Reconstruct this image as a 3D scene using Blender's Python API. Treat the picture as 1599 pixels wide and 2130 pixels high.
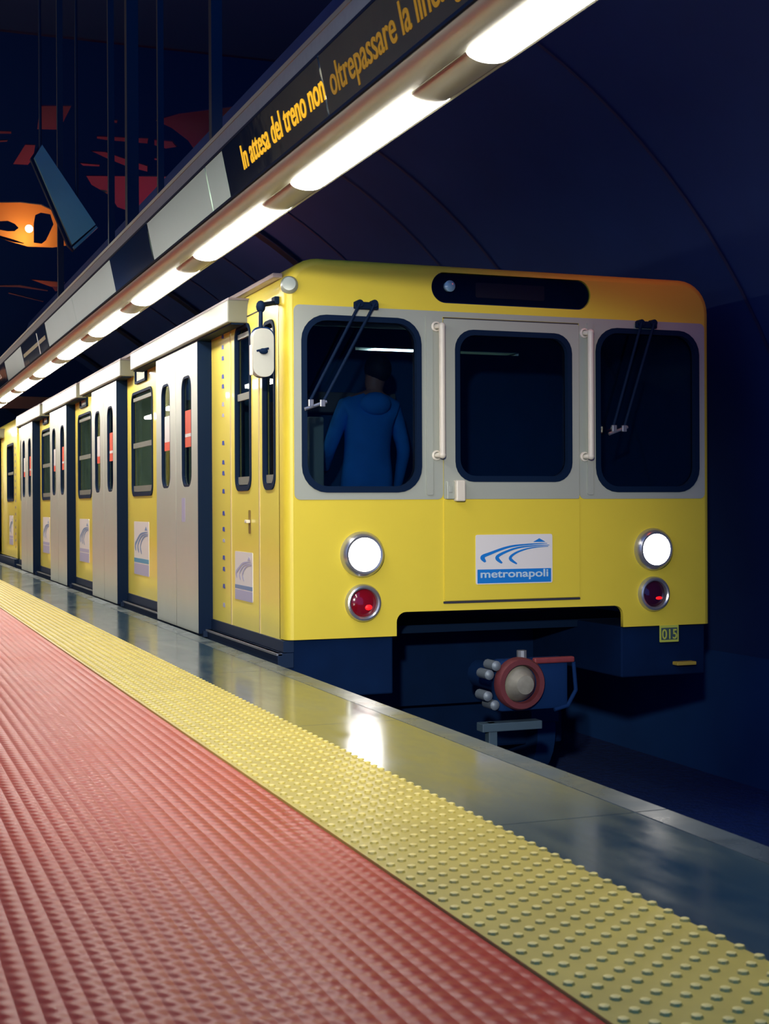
import bpy, bmesh, math, random
from mathutils import Vector, Matrix
random.seed(4)
PI = math.pi
for o in list(bpy.data.objects): bpy.data.objects.remove(o)
scn = bpy.context.scene
COL = scn.collection

# ------------------------------------------------------------------ camera
cam = bpy.data.cameras.new('camera'); co = bpy.data.objects.new('camera', cam); COL.objects.link(co)
cam.sensor_fit = 'VERTICAL'; cam.sensor_height = 36; cam.lens = 2917*36/2130
cam.clip_start = .05; cam.clip_end = 200
yaw, pitch, roll = math.radians(20.706), math.radians(-.266), math.radians(-.276)
fw = Vector((math.sin(yaw)*math.cos(pitch), math.cos(yaw)*math.cos(pitch), math.sin(pitch)))
r0 = Vector((math.cos(yaw), -math.sin(yaw), 0)); u0 = r0.cross(fw)
r1 = r0*math.cos(roll)+u0*math.sin(roll); u1 = -r0*math.sin(roll)+u0*math.cos(roll)
CAM = Vector((-2.292, -7.651, .87))
M = Matrix((r1, u1, -fw)).transposed().to_4x4(); M.translation = CAM
co.matrix_world = M
cam.dof.use_dof = True; cam.dof.focus_distance = 9.0; cam.dof.aperture_fstop = 9.0
scn.camera = co
# ------------------------------------------------------------------ light level
scn.view_settings.view_transform = 'Standard'; scn.view_settings.look = 'None'
scn.view_settings.exposure = 0.0; scn.view_settings.gamma = 1.0
w = bpy.data.worlds.new('world'); scn.world = w; w.use_nodes = True
w.node_tree.nodes['Background'].inputs[0].default_value = (.005, .14, .62, 1)
w.node_tree.nodes['Background'].inputs[1].default_value = 1.0
LAMP = 37.0            # radiance of the platform tubes
HALL = 46.0            # radiance of the hall lamps over the middle of the platform
def point(name, loc, energy, colr, size=.1):
    l = bpy.data.lights.new(name, 'POINT'); l.energy = energy; l.color = colr; l.shadow_soft_size = size
    o = bpy.data.objects.new(name, l); o.location = loc; COL.objects.link(o); return o
point('amber_bulb_light', (.97, 21.2, 6.33), 13, (1, .50, .10), .06)
point('red_backing_fill', (1.6, 22.2, 7.9), 9, (1, .06, .12), .3)  # unseen red points added behind the screen openings to redden the wall
point('red_backing_fill', (3.8, 22.2, 7.8), 8, (1, .06, .16), .3)
point('red_backing_fill', (1.2, 21.6, 5.0), 1.2, (1, .05, .12), .2)
ol = bpy.data.lights.new('orange_roofline_fill', 'SPOT'); ol.energy = 11; ol.color = (1, .10, .02); ol.spot_size = math.radians(110); ol.spot_blend = .8; ol.shadow_soft_size = .2  # added spot without a fixture, turns the upper train front orange
oo = bpy.data.objects.new('orange_roofline_fill', ol); COL.objects.link(oo); oo.location = (2.3, -.9, 2.95)
oo.rotation_euler = Vector((-.2, .9, -.75)).to_track_quat('-Z', 'Y').to_euler()
point('red_vault_fill', (.9, 7.0, 3.2), 16, (1, .25, .22), .3)  # added red fill, warms the vault near the fascia; no lamp hangs here

sl = bpy.data.lights.new('front_fill_spot', 'SPOT'); sl.energy = 2400; sl.color = (1, .95, .82); sl.spot_size = math.radians(31); sl.spot_blend = 1.0; sl.shadow_soft_size = .12  # added fill behind the camera, brightens the left of the train front
so = bpy.data.objects.new('front_fill_spot', sl); COL.objects.link(so); so.location = (-3.4, -9.2, 2.3)
so.rotation_euler = (Vector((.30, 0, .50))-Vector(so.location)).to_track_quat('-Z', 'Y').to_euler()

# ------------------------------------------------------------------ materials
def new_mat(name):
    m = bpy.data.materials.new(name); m.use_nodes = True
    return m, m.node_tree, m.node_tree.nodes['Principled BSDF']
def mat(name, c, rough=.5, metal=0, spec=.5, noise=0, nscale=6, bump=0, bscale=30, coat=0, emis=None, estr=0, rn=0):
    m, t, b = new_mat(name)
    b.inputs['Base Color'].default_value = (*c, 1); b.inputs['Roughness'].default_value = rough
    b.inputs['Metallic'].default_value = metal; b.inputs['Specular IOR Level'].default_value = spec
    b.inputs['Coat Weight'].default_value = coat; b.inputs['Coat Roughness'].default_value = .05
    if emis: b.inputs['Emission Color'].default_value = (*emis, 1); b.inputs['Emission Strength'].default_value = estr
    tc = t.nodes.new('ShaderNodeTexCoord')
    if noise or rn:
        n = t.nodes.new('ShaderNodeTexNoise'); n.inputs['Scale'].default_value = nscale; n.inputs['Detail'].default_value = 6
        t.links.new(tc.outputs['Object'], n.inputs['Vector'])
        if noise:
            mx = t.nodes.new('ShaderNodeMix'); mx.data_type = 'RGBA'
            mx.inputs[6].default_value = (*[max(0, v*(1-noise)) for v in c], 1); mx.inputs[7].default_value = (*[min(1, v*(1+noise)) for v in c], 1)
            t.links.new(n.outputs['Fac'], mx.inputs[0]); t.links.new(mx.outputs[2], b.inputs['Base Color'])
        if rn:
            mr = t.nodes.new('ShaderNodeMapRange'); mr.inputs[1].default_value = .35; mr.inputs[2].default_value = .65
            mr.inputs[3].default_value = max(.02, rough-rn); mr.inputs[4].default_value = rough+rn
            t.links.new(n.outputs['Fac'], mr.inputs[0]); t.links.new(mr.outputs[0], b.inputs['Roughness'])
    if bump:
        n2 = t.nodes.new('ShaderNodeTexNoise'); n2.inputs['Scale'].default_value = bscale; n2.inputs['Detail'].default_value = 3
        t.links.new(tc.outputs['Object'], n2.inputs['Vector'])
        bp = t.nodes.new('ShaderNodeBump'); bp.inputs['Strength'].default_value = bump; bp.inputs['Distance'].default_value = .02
        t.links.new(n2.outputs['Fac'], bp.inputs['Height']); t.links.new(bp.outputs[0], b.inputs['Normal'])
    return m
def emit(name, c, s):
    m, t, b = new_mat(name); b.inputs['Base Color'].default_value = (*c, 1)
    b.inputs['Emission Color'].default_value = (*c, 1); b.inputs['Emission Strength'].default_value = s; return m
def glass_mat(name, tint, rough=.0, refl=1.5):
    m = bpy.data.materials.new(name); m.use_nodes = True; t = m.node_tree; t.nodes.clear()
    o = t.nodes.new('ShaderNodeOutputMaterial'); mx = t.nodes.new('ShaderNodeMixShader')
    tr = t.nodes.new('ShaderNodeBsdfTransparent'); tr.inputs[0].default_value = (*tint, 1)
    g = t.nodes.new('ShaderNodeBsdfGlossy'); g.inputs['Roughness'].default_value = rough
    f = t.nodes.new('ShaderNodeFresnel')
    ge = t.nodes.new('ShaderNodeNewGeometry'); mr = t.nodes.new('ShaderNodeMapRange')      # same reflectance from both faces of the thin pane
    mr.inputs[3].default_value = refl; mr.inputs[4].default_value = 1/refl
    t.links.new(ge.outputs['Backfacing'], mr.inputs[0]); t.links.new(mr.outputs[0], f.inputs[0])
    t.links.new(f.outputs[0], mx.inputs[0]); t.links.new(tr.outputs[0], mx.inputs[1]); t.links.new(g.outputs[0], mx.inputs[2])
    t.links.new(mx.outputs[0], o.inputs[0]); return m

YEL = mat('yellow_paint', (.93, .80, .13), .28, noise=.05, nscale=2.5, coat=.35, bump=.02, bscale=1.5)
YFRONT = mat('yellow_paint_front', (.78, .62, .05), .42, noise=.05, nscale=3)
GREY = mat('pale_grey_paint', (.38, .41, .34), .45, noise=.05, nscale=4)
STEEL = mat('brushed_steel_door', (.60, .64, .54), .34, metal=.25, noise=.08, nscale=3, bump=.03, bscale=2)
HEAD = mat('grey_header_paint', (.19, .20, .16), .4, noise=.08, nscale=5)
RUB = mat('black_rubber', (.002, .012, .038), .7, spec=.12)
DARK = mat('dark_underframe', (.001, .012, .050), .8, spec=.1, noise=.3, nscale=5)
SILL = mat('dark_sill', (.008, .022, .055), .5, spec=.2)
SILLM = mat('worn_sill_metal', (.35, .37, .38), .35, metal=.6)
GLF = glass_mat('windscreen_glass', (.45, .55, .62))
GLS = glass_mat('side_glass', (.70, .76, .72), .01, 1.6)
INT = mat('saloon_lining', (.40, .48, .40), .5, noise=.1)
INTD = mat('cab_lining', (.01, .09, .24), .6, noise=.2)
CABL = mat('cab_pale_lining', (.50, .50, .40), .6, noise=.2)
WHITE = mat('white_vinyl', (.78, .76, .72), .4)
LILAC = mat('lilac_vinyl', (.45, .45, .62), .4)
TEAL = mat('teal_vinyl', (.08, .36, .55), .4)
BLUE = mat('blue_vinyl', (.01, .20, .62), .4)
FBLUE = mat('faded_blue_vinyl', (.17, .30, .50), .4)
NAVYINK = mat('navy_blue_ink', (.05, .09, .45), .4)
REDV = mat('red_vinyl', (.75, .10, .04), .4)
CREAM = mat('cream_paint', (.75, .70, .56), .4)
CHROME = mat('brushed_chrome', (.55, .56, .54), .28, metal=.8)
PALEM = mat('pale_mirror_shell', (.52, .53, .44), .4, noise=.12, nscale=9)
SEAM = mat('panel_seam_sealant', (.62, .50, .22), .6)
LINE = mat('dark_panel_gap', (.03, .03, .04), .7)
ROOFM = mat('roof_grey', (.10, .10, .11), .6)
REDL = mat('red_tail_glass', (.22, .004, .01), .12, coat=1)
DREDL = mat('dark_red_tail_glass', (.04, .004, .02), .12, coat=1)
REDE = emit('red_lamp_glow', (.9, .01, .015), .8)
HLE = emit('headlight_glow', (1, .95, .9), 26)
TUBE = emit('platform_tube_glow', (1, .93, .86), LAMP)
HTUBE = emit('hall_lamp_glow', (1, .95, .88), HALL)
FASC = mat('fascia_steel', (.26, .36, .31), .3, metal=.35, noise=.1, nscale=2, bump=.05, bscale=3)
FLIP = mat('fascia_grey_lip', (.26, .30, .27), .5, noise=.15, nscale=30)
FTUB = mat('fascia_satin_metal', (.46, .47, .38), .45, metal=.7, noise=.06, nscale=3)
GLOSSB = mat('glossy_black_sign', (.012, .018, .03), .06, coat=.6, bump=.10, bscale=4)
LEDY = mat('amber_lettering_lit', (.5, .28, .01), .5, spec=.1, emis=(1, .52, .02), estr=.80)
LEDD = mat('amber_lettering_dim', (.34, .19, .01), .5, spec=.1, emis=(1, .5, .06), estr=.12)
YDULL = mat('dull_yellow_sign_band', (.35, .32, .05), .4)
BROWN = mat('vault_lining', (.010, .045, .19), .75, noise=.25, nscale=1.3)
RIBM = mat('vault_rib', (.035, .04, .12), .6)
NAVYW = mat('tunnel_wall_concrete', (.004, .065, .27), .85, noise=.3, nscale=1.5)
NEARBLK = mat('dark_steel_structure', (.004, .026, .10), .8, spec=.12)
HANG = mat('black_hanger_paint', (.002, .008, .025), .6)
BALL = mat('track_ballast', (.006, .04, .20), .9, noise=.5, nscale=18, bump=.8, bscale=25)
RAILM = mat('rail_steel', (.22, .22, .22), .4, metal=.8)
ORW = mat('amber_lit_plaster', (.80, .42, .16), .6)
RDW = mat('hall_plaster', (.55, .40, .36), .7)
TILE = mat('hall_wall_tile', (.30, .34, .31), .35, noise=.15, nscale=1)
SCREENM = mat('tilted_panel_steel', (.14, .32, .28), .35, metal=.0, noise=.25, nscale=2, bump=.04, bscale=3)

def floor_mat():
    m, t, b = new_mat('red_studded_rubber')
    L = t.links; N = t.nodes
    tc = N.new('ShaderNodeTexCoord'); sep = N.new('ShaderNodeSeparateXYZ'); L.new(tc.outputs['Object'], sep.inputs[0])
    def mth(op, a, bb=None, c=None):
        n = N.new('ShaderNodeMath'); n.operation = op
        for i, v in enumerate((a, bb, c)):
            if v is None: continue
            if hasattr(v, 'is_output'): L.new(v, n.inputs[i])
            else: n.inputs[i].default_value = v
        return n.outputs[0]
    sx = mth('SINE', mth('MULTIPLY', sep.outputs['X'], 2*PI/.0405))
    sy = mth('SINE', mth('MULTIPLY', sep.outputs['Y'], 2*PI/.048))
    a = mth('MULTIPLY_ADD', sx, .5, .5); c = mth('MULTIPLY_ADD', sy, .5, .5)
    h = mth('POWER', mth('MULTIPLY', mth('POWER', a, .6), mth('MULTIPLY_ADD', c, .55, .45)), 1.0)
    n = N.new('ShaderNodeTexNoise'); n.inputs['Scale'].default_value = 1.1; n.inputs['Detail'].default_value = 5
    L.new(tc.outputs['Object'], n.inputs['Vector'])
    n2 = N.new('ShaderNodeTexNoise'); n2.inputs['Scale'].default_value = 14; n2.inputs['Detail'].default_value = 4
    L.new(tc.outputs['Object'], n2.inputs['Vector'])
    mx = N.new('ShaderNodeMix'); mx.data_type = 'RGBA'; mx.inputs[6].default_value = (.44, .034, .032, 1); mx.inputs[7].default_value = (.62, .11, .055, 1)
    L.new(mth('ADD', mth('MULTIPLY', n.outputs['Fac'], .6), mth('MULTIPLY', n2.outputs['Fac'], .4)), mx.inputs[0])
    L.new(mx.outputs[2], b.inputs['Base Color'])
    b.inputs['Specular IOR Level'].default_value = .14
    mr = mth('MULTIPLY_ADD', n.outputs['Fac'], .25, .24); L.new(mr, b.inputs['Roughness'])
    bp = N.new('ShaderNodeBump'); bp.inputs['Strength'].default_value = .55; bp.inputs['Distance'].default_value = .007
    L.new(h, bp.inputs['Height']); L.new(bp.outputs[0], b.inputs['Normal'])
    return m
REDF = floor_mat()
TACT = mat('yellow_tactile_rubber', (.60, .49, .10), .40, noise=.22, nscale=5)
TOPS = mat('worn_stud_tops', (.90, .76, .24), .45, spec=.25)
def granite_mat():
    m, t, b = new_mat('polished_granite'); L = t.links; N = t.nodes
    tc = N.new('ShaderNodeTexCoord')
    n = N.new('ShaderNodeTexNoise'); n.inputs['Scale'].default_value = 2.2; n.inputs['Detail'].default_value = 8; n.inputs['Roughness'].default_value = .65
    mp = N.new('ShaderNodeMapping'); mp.inputs['Scale'].default_value = (2.5, .8, 1); L.new(tc.outputs['Object'], mp.inputs[0]); L.new(mp.outputs[0], n.inputs['Vector'])
    cr = N.new('ShaderNodeValToRGB'); cr.color_ramp.elements[0].position = .33; cr.color_ramp.elements[0].color = (.02, .06, .10, 1)
    cr.color_ramp.elements[1].position = .68; cr.color_ramp.elements[1].color = (.07, .115, .12, 1); L.new(n.outputs['Fac'], cr.inputs[0])
    L.new(cr.outputs[0], b.inputs['Base Color'])
    mr = N.new('ShaderNodeMapRange'); mr.inputs[1].default_value = .3; mr.inputs[2].default_value = .75; mr.inputs[3].default_value = .09; mr.inputs[4].default_value = .26
    L.new(n.outputs['Fac'], mr.inputs[0]); L.new(mr.outputs[0], b.inputs['Roughness'])
    b.inputs['Specular IOR Level'].default_value = 1.0; b.inputs['IOR'].default_value = 1.75; b.inputs['Coat Weight'].default_value = .3; b.inputs['Coat Roughness'].default_value = .12
    return m
GRAN = granite_mat()
EDGEM = mat('worn_edge_stone', (.08, .11, .12), .3, noise=.35, nscale=4, rn=.1)

# ------------------------------------------------------------------ builders
OFF = {}
def root(name, loc, label, cat, group=None):
    o = bpy.data.objects.new(name, None); COL.objects.link(o); o.location = loc; o.empty_display_size = .1
    o['label'] = label; o['category'] = cat
    if group: o['group'] = group
    OFF[o.name] = Vector(loc); return o
def finish(name, me, m, parent=None, smooth=False, label=None):
    o = bpy.data.objects.new(name, me); COL.objects.link(o)
    if m is not None and len(me.materials) == 0: me.materials.append(m)
    if parent is not None:
        off = OFF[parent.name]; me.transform(Matrix.Translation(-off)); o.parent = parent; OFF[o.name] = off
    else: OFF[o.name] = Vector((0, 0, 0))
    if smooth:
        for p in me.polygons: p.use_smooth = True
    if label: o['label'] = label
    return o
def tag(o, label, cat, group=None):
    o['label'] = label; o['category'] = cat
    if group: o['group'] = group
    return o
def struct(o): o['kind'] = 'structure'; return o
class MB:
    def __init__(s): s.bm = bmesh.new()
    def box(s, x0, x1, y0, y1, z0, z1, bev=0):
        g = bmesh.ops.create_cube(s.bm, size=1, matrix=Matrix.Translation(((x0+x1)/2, (y0+y1)/2, (z0+z1)/2)) @ Matrix.Diagonal((abs(x1-x0), abs(y1-y0), abs(z1-z0), 1)))
        if bev:
            es = list({e for v in g['verts'] for e in v.link_edges})
            bmesh.ops.bevel(s.bm, geom=es, offset=bev, segments=2, affect='EDGES', profile=.5)
        return s
    def cyl(s, p, q, r, r2=None, n=16, caps=True):
        p = Vector(p); q = Vector(q); d = q-p
        mt = Matrix.Translation((p+q)/2) @ d.to_track_quat('Z', 'Y').to_matrix().to_4x4()
        bmesh.ops.create_cone(s.bm, cap_ends=caps, segments=n, radius1=r, radius2=r if r2 is None else r2, depth=d.length, matrix=mt); return s
    def tube(s, pts, r, n=10):
        for a, b in zip(pts, pts[1:]): s.cyl(a, b, r, n=n)
        for p in pts[1:-1]: s.ball(p, (r, r, r), 8)
        return s
    def ball(s, c, r, n=16):
        if not hasattr(r, '__len__'): r = (r, r, r)
        bmesh.ops.create_uvsphere(s.bm, u_segments=n, v_segments=max(6, n//2), radius=1, matrix=Matrix.Translation(c) @ Matrix.Diagonal((*r, 1))); return s
    def lathe(s, c, axis, prof, n=32):
        # prof: list of (dist along axis, radius)
        q = Vector(axis).to_track_quat('Z', 'Y').to_matrix(); rings = []
        for h, r in prof:
            if r < 1e-5: rings.append([s.bm.verts.new(Vector(c)+q @ Vector((0, 0, h)))])
            else: rings.append([s.bm.verts.new(Vector(c)+q @ Vector((r*math.cos(2*PI*i/n), r*math.sin(2*PI*i/n), h))) for i in range(n)])
        for A, B in zip(rings, rings[1:]):
            for i in range(n):
                j = (i+1) % n
                vs = [A[i % len(A)], A[j % len(A)], B[j % len(B)], B[i % len(B)]]
                u = []; [u.append(v) for v in vs if v not in u]
                if len(u) > 2: s.bm.faces.new(u)
        return s
    def loft(s, rings, closed=True):
        R = [[s.bm.verts.new(p) for p in r] for r in rings]; n = len(R[0])
        for A, B in zip(R, R[1:]):
            for i in range(n if closed else n-1):
                j = (i+1) % n; s.bm.faces.new((A[i], A[j], B[j], B[i]))
        return R
    def build(s, name, m, parent=None, smooth=False, label=None, norm=True):
        if norm: bmesh.ops.recalc_face_normals(s.bm, faces=s.bm.faces)
        me = bpy.data.meshes.new(name); s.bm.to_mesh(me); s.bm.free()
        o = finish(name, me, m, parent, False, label)
        if smooth:
            for p in me.polygons: p.use_smooth = True
            try: me.set_sharp_from_angle(angle=math.radians(40))
            except Exception: pass
        return o
def rrect(x0, x1, z0, z1, r, n=6):
    out = []
    for cx, cz, a0 in ((x1-r, z1-r, 0), (x0+r, z1-r, 90), (x0+r, z0+r, 180), (x1-r, z0+r, 270)):
        for i in range(n+1):
            a = math.radians(a0+90*i/n); out.append((cx+r*math.cos(a), cz+r*math.sin(a)))
    return out
def frame(origin, u, v):
    u = Vector(u).normalized(); v = Vector(v).normalized(); n = u.cross(v)
    m = Matrix((u, v, n)).transposed().to_4x4(); m.translation = Vector(origin); return m
FRONT = frame((0, 0, 0), (1, 0, 0), (0, 0, 1))                 # u = x, v = z, faces -y
SIDE = frame((0, 0, 0), (0, -1, 0), (0, 0, 1))                 # u = -y, v = z, faces -x
def plate(name, polys, fr, off, th, m, parent=None, label=None, bevel=0):
    """flat plate with holes (even-odd), its outer face at off along the frame normal, th thick"""
    cu = bpy.data.curves.new(name, 'CURVE'); cu.dimensions = '2D'; cu.fill_mode = 'BOTH'; cu.extrude = th/2
    for P in polys:
        sp = cu.splines.new('POLY'); sp.points.add(len(P)-1)
        for i, (a, b) in enumerate(P): sp.points[i].co = (a, b, 0, 1)
        sp.use_cyclic_u = True
    ob = bpy.data.objects.new('tmp', cu); COL.objects.link(ob)
    dg = bpy.context.evaluated_depsgraph_get(); dg.update()
    me = bpy.data.meshes.new_from_object(ob.evaluated_get(dg)); bpy.data.objects.remove(ob); bpy.data.curves.remove(cu)
    me.name = name; me.transform(fr @ Matrix.Translation((0, 0, off-th/2)))
    me.materials.clear()
    return finish(name, me, m, parent, False, label)
def text(name, body, size, sx, fr, off, m, parent=None, label=None, align='LEFT', th=.002, x=0, z=0, shear=0, sp=1, fat=0, width=None):
    cu = bpy.data.curves.new(name, 'FONT'); cu.body = body; cu.size = size; cu.extrude = th/2; cu.align_x = align; cu.shear = shear
    cu.space_character = sp; cu.offset = fat
    ob = bpy.data.objects.new('tmp', cu); COL.objects.link(ob)
    dg = bpy.context.evaluated_depsgraph_get(); dg.update()
    me = bpy.data.meshes.new_from_object(ob.evaluated_get(dg)); bpy.data.objects.remove(ob); bpy.data.curves.remove(cu)
    me.name = name
    if width:
        xs = [v.co.x for v in me.vertices]; sx = width/(max(xs)-min(xs))
        if align == 'LEFT': me.transform(Matrix.Translation((-min(xs), 0, 0)))
    me.transform(fr @ Matrix.Translation((x, z, off)) @ Matrix.Diagonal((sx, 1, 1, 1)))
    me.materials.clear()
    return finish(name, me, m, parent, False, label)
def S(poly): return [(-y, z) for y, z in poly]                 # (y,z) polygon to the SIDE frame
def sr(y0, y1, z0, z1, r): return S(rrect(y0, y1, z0, z1, r))

# ================================================================== SETTING
YN, YF = -11.0, 34.0
mb = MB(); mb.box(-9, -1.12, YN, YF, -.25, 0); struct(mb.build('floor', REDF))
# tactile strip with real studs (surface pattern of one mesh)
mb = MB(); mb.box(-1.117, -.682, YN, YF, -.2, .006)
def dome(bm, x, y, z0, r, h, n=8):
    rings = []
    for rr, hh in ((r, 0), (r*.8, h*.75), (r*.42, h)):
        rings.append([bm.verts.new((x+rr*math.cos(2*PI*i/n), y+rr*math.sin(2*PI*i/n), z0+hh)) for i in range(n)])
    for A, B in zip(rings, rings[1:]):
        for i in range(n): bm.faces.new((A[i], A[(i+1) % n], B[(i+1) % n], B[i]))
    bm.faces.new(rings[-1])
for i in range(11):
    x = -1.068+.0408*i-.026
    k = 0; y = -7.0+(.032 if i % 2 else 0)
    while y < 21:
        dome(mb.bm, x, y-.008, .006, .0125, .0065, 8 if y < 1 else 5); y += .064
o = mb.build('tactile_strip', TACT, smooth=True); struct(o)
o.data.materials.append(TOPS)
for p in o.data.polygons:
    if p.center.z > .0105: p.material_index = 1
mb = MB()
y = YN
joints = [YN, -7.9, -6.05, -4.2, -2.35, -.5, 1.35, 3.2, 5.05, 6.9, 8.75, 10.6, 12.45, 14.3, 16.2, 18, 20, 24, 28, YF]
for a, b in zip(joints, joints[1:]): mb.box(-.679, -.235, a+.002, b-.002, -.2, 0)
struct(mb.build('platform_edge', GRAN))
mb = MB()
for a, b in zip(joints, joints[1:]): mb.box(-.234, -.132, a+.003, b-.003, -.2, .001)
struct(mb.build('platform_edge', EDGEM))
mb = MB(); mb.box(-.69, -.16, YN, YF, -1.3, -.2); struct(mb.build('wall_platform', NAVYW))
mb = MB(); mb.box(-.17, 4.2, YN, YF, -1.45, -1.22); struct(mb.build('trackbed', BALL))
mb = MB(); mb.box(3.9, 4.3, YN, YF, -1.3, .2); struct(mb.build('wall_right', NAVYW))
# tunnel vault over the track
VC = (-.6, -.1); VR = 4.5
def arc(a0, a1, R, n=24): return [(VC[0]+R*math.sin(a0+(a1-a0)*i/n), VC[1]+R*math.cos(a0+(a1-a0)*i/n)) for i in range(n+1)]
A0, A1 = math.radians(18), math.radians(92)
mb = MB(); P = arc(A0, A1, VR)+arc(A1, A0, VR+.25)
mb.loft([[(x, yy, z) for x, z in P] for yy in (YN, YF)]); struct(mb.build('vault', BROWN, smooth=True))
ribs = [(3.05, .035), (3.95, .03), (5.6, .035), (8.2, .05), (9.9, .05), (12.5, .06), (.2, .03), (-2.2, .03)]
for i, (yy, wd) in enumerate(ribs):
    mb = MB(); P = arc(A0, A1, VR-.012)+arc(A1, A0, VR+.01)
    mb.loft([[(x, yy+d, z) for x, z in P] for d in (-wd/2, wd/2)]); struct(mb.build('trim_%d' % (i+1), RIBM))
for i, (yy, wd) in enumerate([(6.6, .16), (11.0, .2), (15, .25), (19, .25)]):
    mb = MB(); P = arc(A0, A1, VR-.05)+arc(A1, A0, VR+.01)
    mb.loft([[(x, yy+d, z) for x, z in P] for d in (-wd/2, wd/2)]); struct(mb.build('trim_%d' % (i+9), HANG))
# hall
mb = MB(); mb.box(-9.3, -9, YN+8, YF, 0, 10); struct(mb.build('wall_left', TILE))
mb = MB(); mb.box(-9, 14, YN+8, YF, 10, 10.3); struct(mb.build('ceiling', mat('dark_ceiling', (.002, .015, .06), .9)))
mb = MB(); mb.box(-9, 14, YF, YF+.3, -1.4, 10); struct(mb.build('wall_back', NAVYW))
mb = MB(); mb.box(8, 8.3, YN, YF, -1.4, 10); struct(mb.build('wall_far_right', NAVYW))

# rails
for x in (.71, 2.14):
    P = [(-.07, 0), (.07, 0), (.07, .015), (.012, .03), (.012, .11), (.036, .12), (.036, .155), (-.036, .155), (-.036, .12), (-.012, .11), (-.012, .03), (-.07, .015)]
    mb = MB(); R = mb.loft([[(x+a, yy, -1.22+b) for a, b in P] for yy in (YN, YF)])
    o = mb.build('rail', RAILM); tag(o, 'steel running rail on the side nearer the platform' if x < 1 else 'steel running rail farther from the platform', 'rail')

# ================================================================== TRAIN
W = 2.83
T = root('metro_train', (W/2, 0, -1.1), 'yellow metro train standing at the platform with grey front window band and lit headlights', 'train')
RC = .21; ZT = 2.295
def outline(ins, n=8):
    r = max(.02, RC-ins); pts = [(ins, .105)]
    for i in range(n+1):
        a = PI-(PI/2)*i/n; pts.append((RC+r*math.cos(a), ZT-RC+r*math.sin(a)))
    for i in range(1, 6):   # slight crown
        pass
    for i in range(n+1):
        a = PI/2-(PI/2)*i/n; pts.append((W-RC+r*math.cos(a), ZT-RC+r*math.sin(a)))
    pts.append((W-ins, .105)); return pts
INS = .045
def outline_front():
    pts = outline(INS)
    na = [(2.187, .105), (2.187, .18)]+[(2.187-.06+.06*math.cos(a), .18+.06*math.sin(a)) for a in [PI/2*i/6 for i in range(1, 7)]]
    nb = [(.733-.06*math.sin(a), .185+.06*math.cos(a)) for a in [PI/2*i/6 for i in range(7)]]+[(.673, .105)]
    return pts+na+nb
WIN = [(.100, .830, .950, 1.962, .15), (1.052, 1.826, 1.012, 1.912, .12), (2.000, 2.736, .950, 1.962, .15)]
dest = rrect(.903, 1.966, 2.068, 2.252, .0915, 10)
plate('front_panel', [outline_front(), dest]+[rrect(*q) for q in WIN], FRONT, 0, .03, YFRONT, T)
mb = MB(); rings = []
for ins, yy in ((INS, 0), (.030, .004), (.017, .012), (.007, .026), (.0018, .045), (0, .07), (0, .13)):
    rings.append([(x, yy, z) for x, z in outline(ins)])
mb.loft(rings, closed=False); mb.build('front_rim', YFRONT, T, smooth=True, norm=False)
# windscreen surround (grey band) proud of the yellow
cx0, cx1 = .975, 1.878
plate('window_band', [rrect(.052, cx0-.004, .905, 2.018, .035)[:], rrect(*WIN[0])], FRONT, .004, .004, GREY, T)
plate('window_band', [rrect(cx1+.004, 2.783, .905, 2.018, .035), rrect(*WIN[2])], FRONT, .004, .004, GREY, T)
plate('window_band', [rrect(cx0-.03, cx1+.03, 1.985, 2.018, .004)], FRONT, .0035, .0035, GREY, T)
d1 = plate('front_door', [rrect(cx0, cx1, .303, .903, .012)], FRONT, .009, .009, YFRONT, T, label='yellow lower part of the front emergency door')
d2 = plate('front_door', [rrect(cx0, cx1, .906, 1.975, .012), rrect(*WIN[1])], FRONT, .009, .009, GREY, T, label='grey upper part of the front emergency door')
plate('hinge_strip', [rrect(cx0-.005, cx1+.005, .286, .300, .004)], FRONT, .006, .008, LINE, d1)
plate('seam', [rrect(cx0, cx1, 1.976, 1.983, .002)], FRONT, .0045, .004, LINE, d2)
for (x0, x1, z0, z1, r) in WIN:
    g = plate('window_gasket', [rrect(x0-.004, x1+.004, z0-.004, z1+.004, r), rrect(x0+.028, x1-.028, z0+.032, z1-.028, r*.82)], FRONT, .012, .05, RUB, T)
    plate('window_pane', [rrect(x0+.02, x1-.02, z0+.02, z1-.02, r*.85)], FRONT, -.022, .004, GLF, g)
# pillars of the window band, raised ledges beside the outer windows
for x0, x1 in ((.862, .905), (1.935, 1.975)):
    plate('window_pillar', [rrect(x0, x1, .93, 1.99, .01)], FRONT, .012, .010, GREY, T)
# destination box
db = plate('destination_box', [dest], FRONT, -.03, .02, NEARBLK, T)
plate('destination_glass', [rrect(.91, 1.96, 2.075, 2.245, .085, 10)], FRONT, -.008, .003, glass_mat('destination_glass', (.5, .55, .6)), db)
plate('destination_blind', [rrect(1.20, 1.66, 2.115, 2.205, .01)], FRONT, -.024, .004, mat('faded_blind', (.16, .10, .13), .7), db)
mb = MB(); mb.lathe((1.02, -.002, 2.170), (0, -1, 0), [(-.02, .034), (.004, .034), (.012, .024), (.014, 0)], 20); mb.build('marker_lamp', mat('marker_lamp_glass', (.18, .32, .42), .1, coat=1), db, smooth=True)

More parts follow.
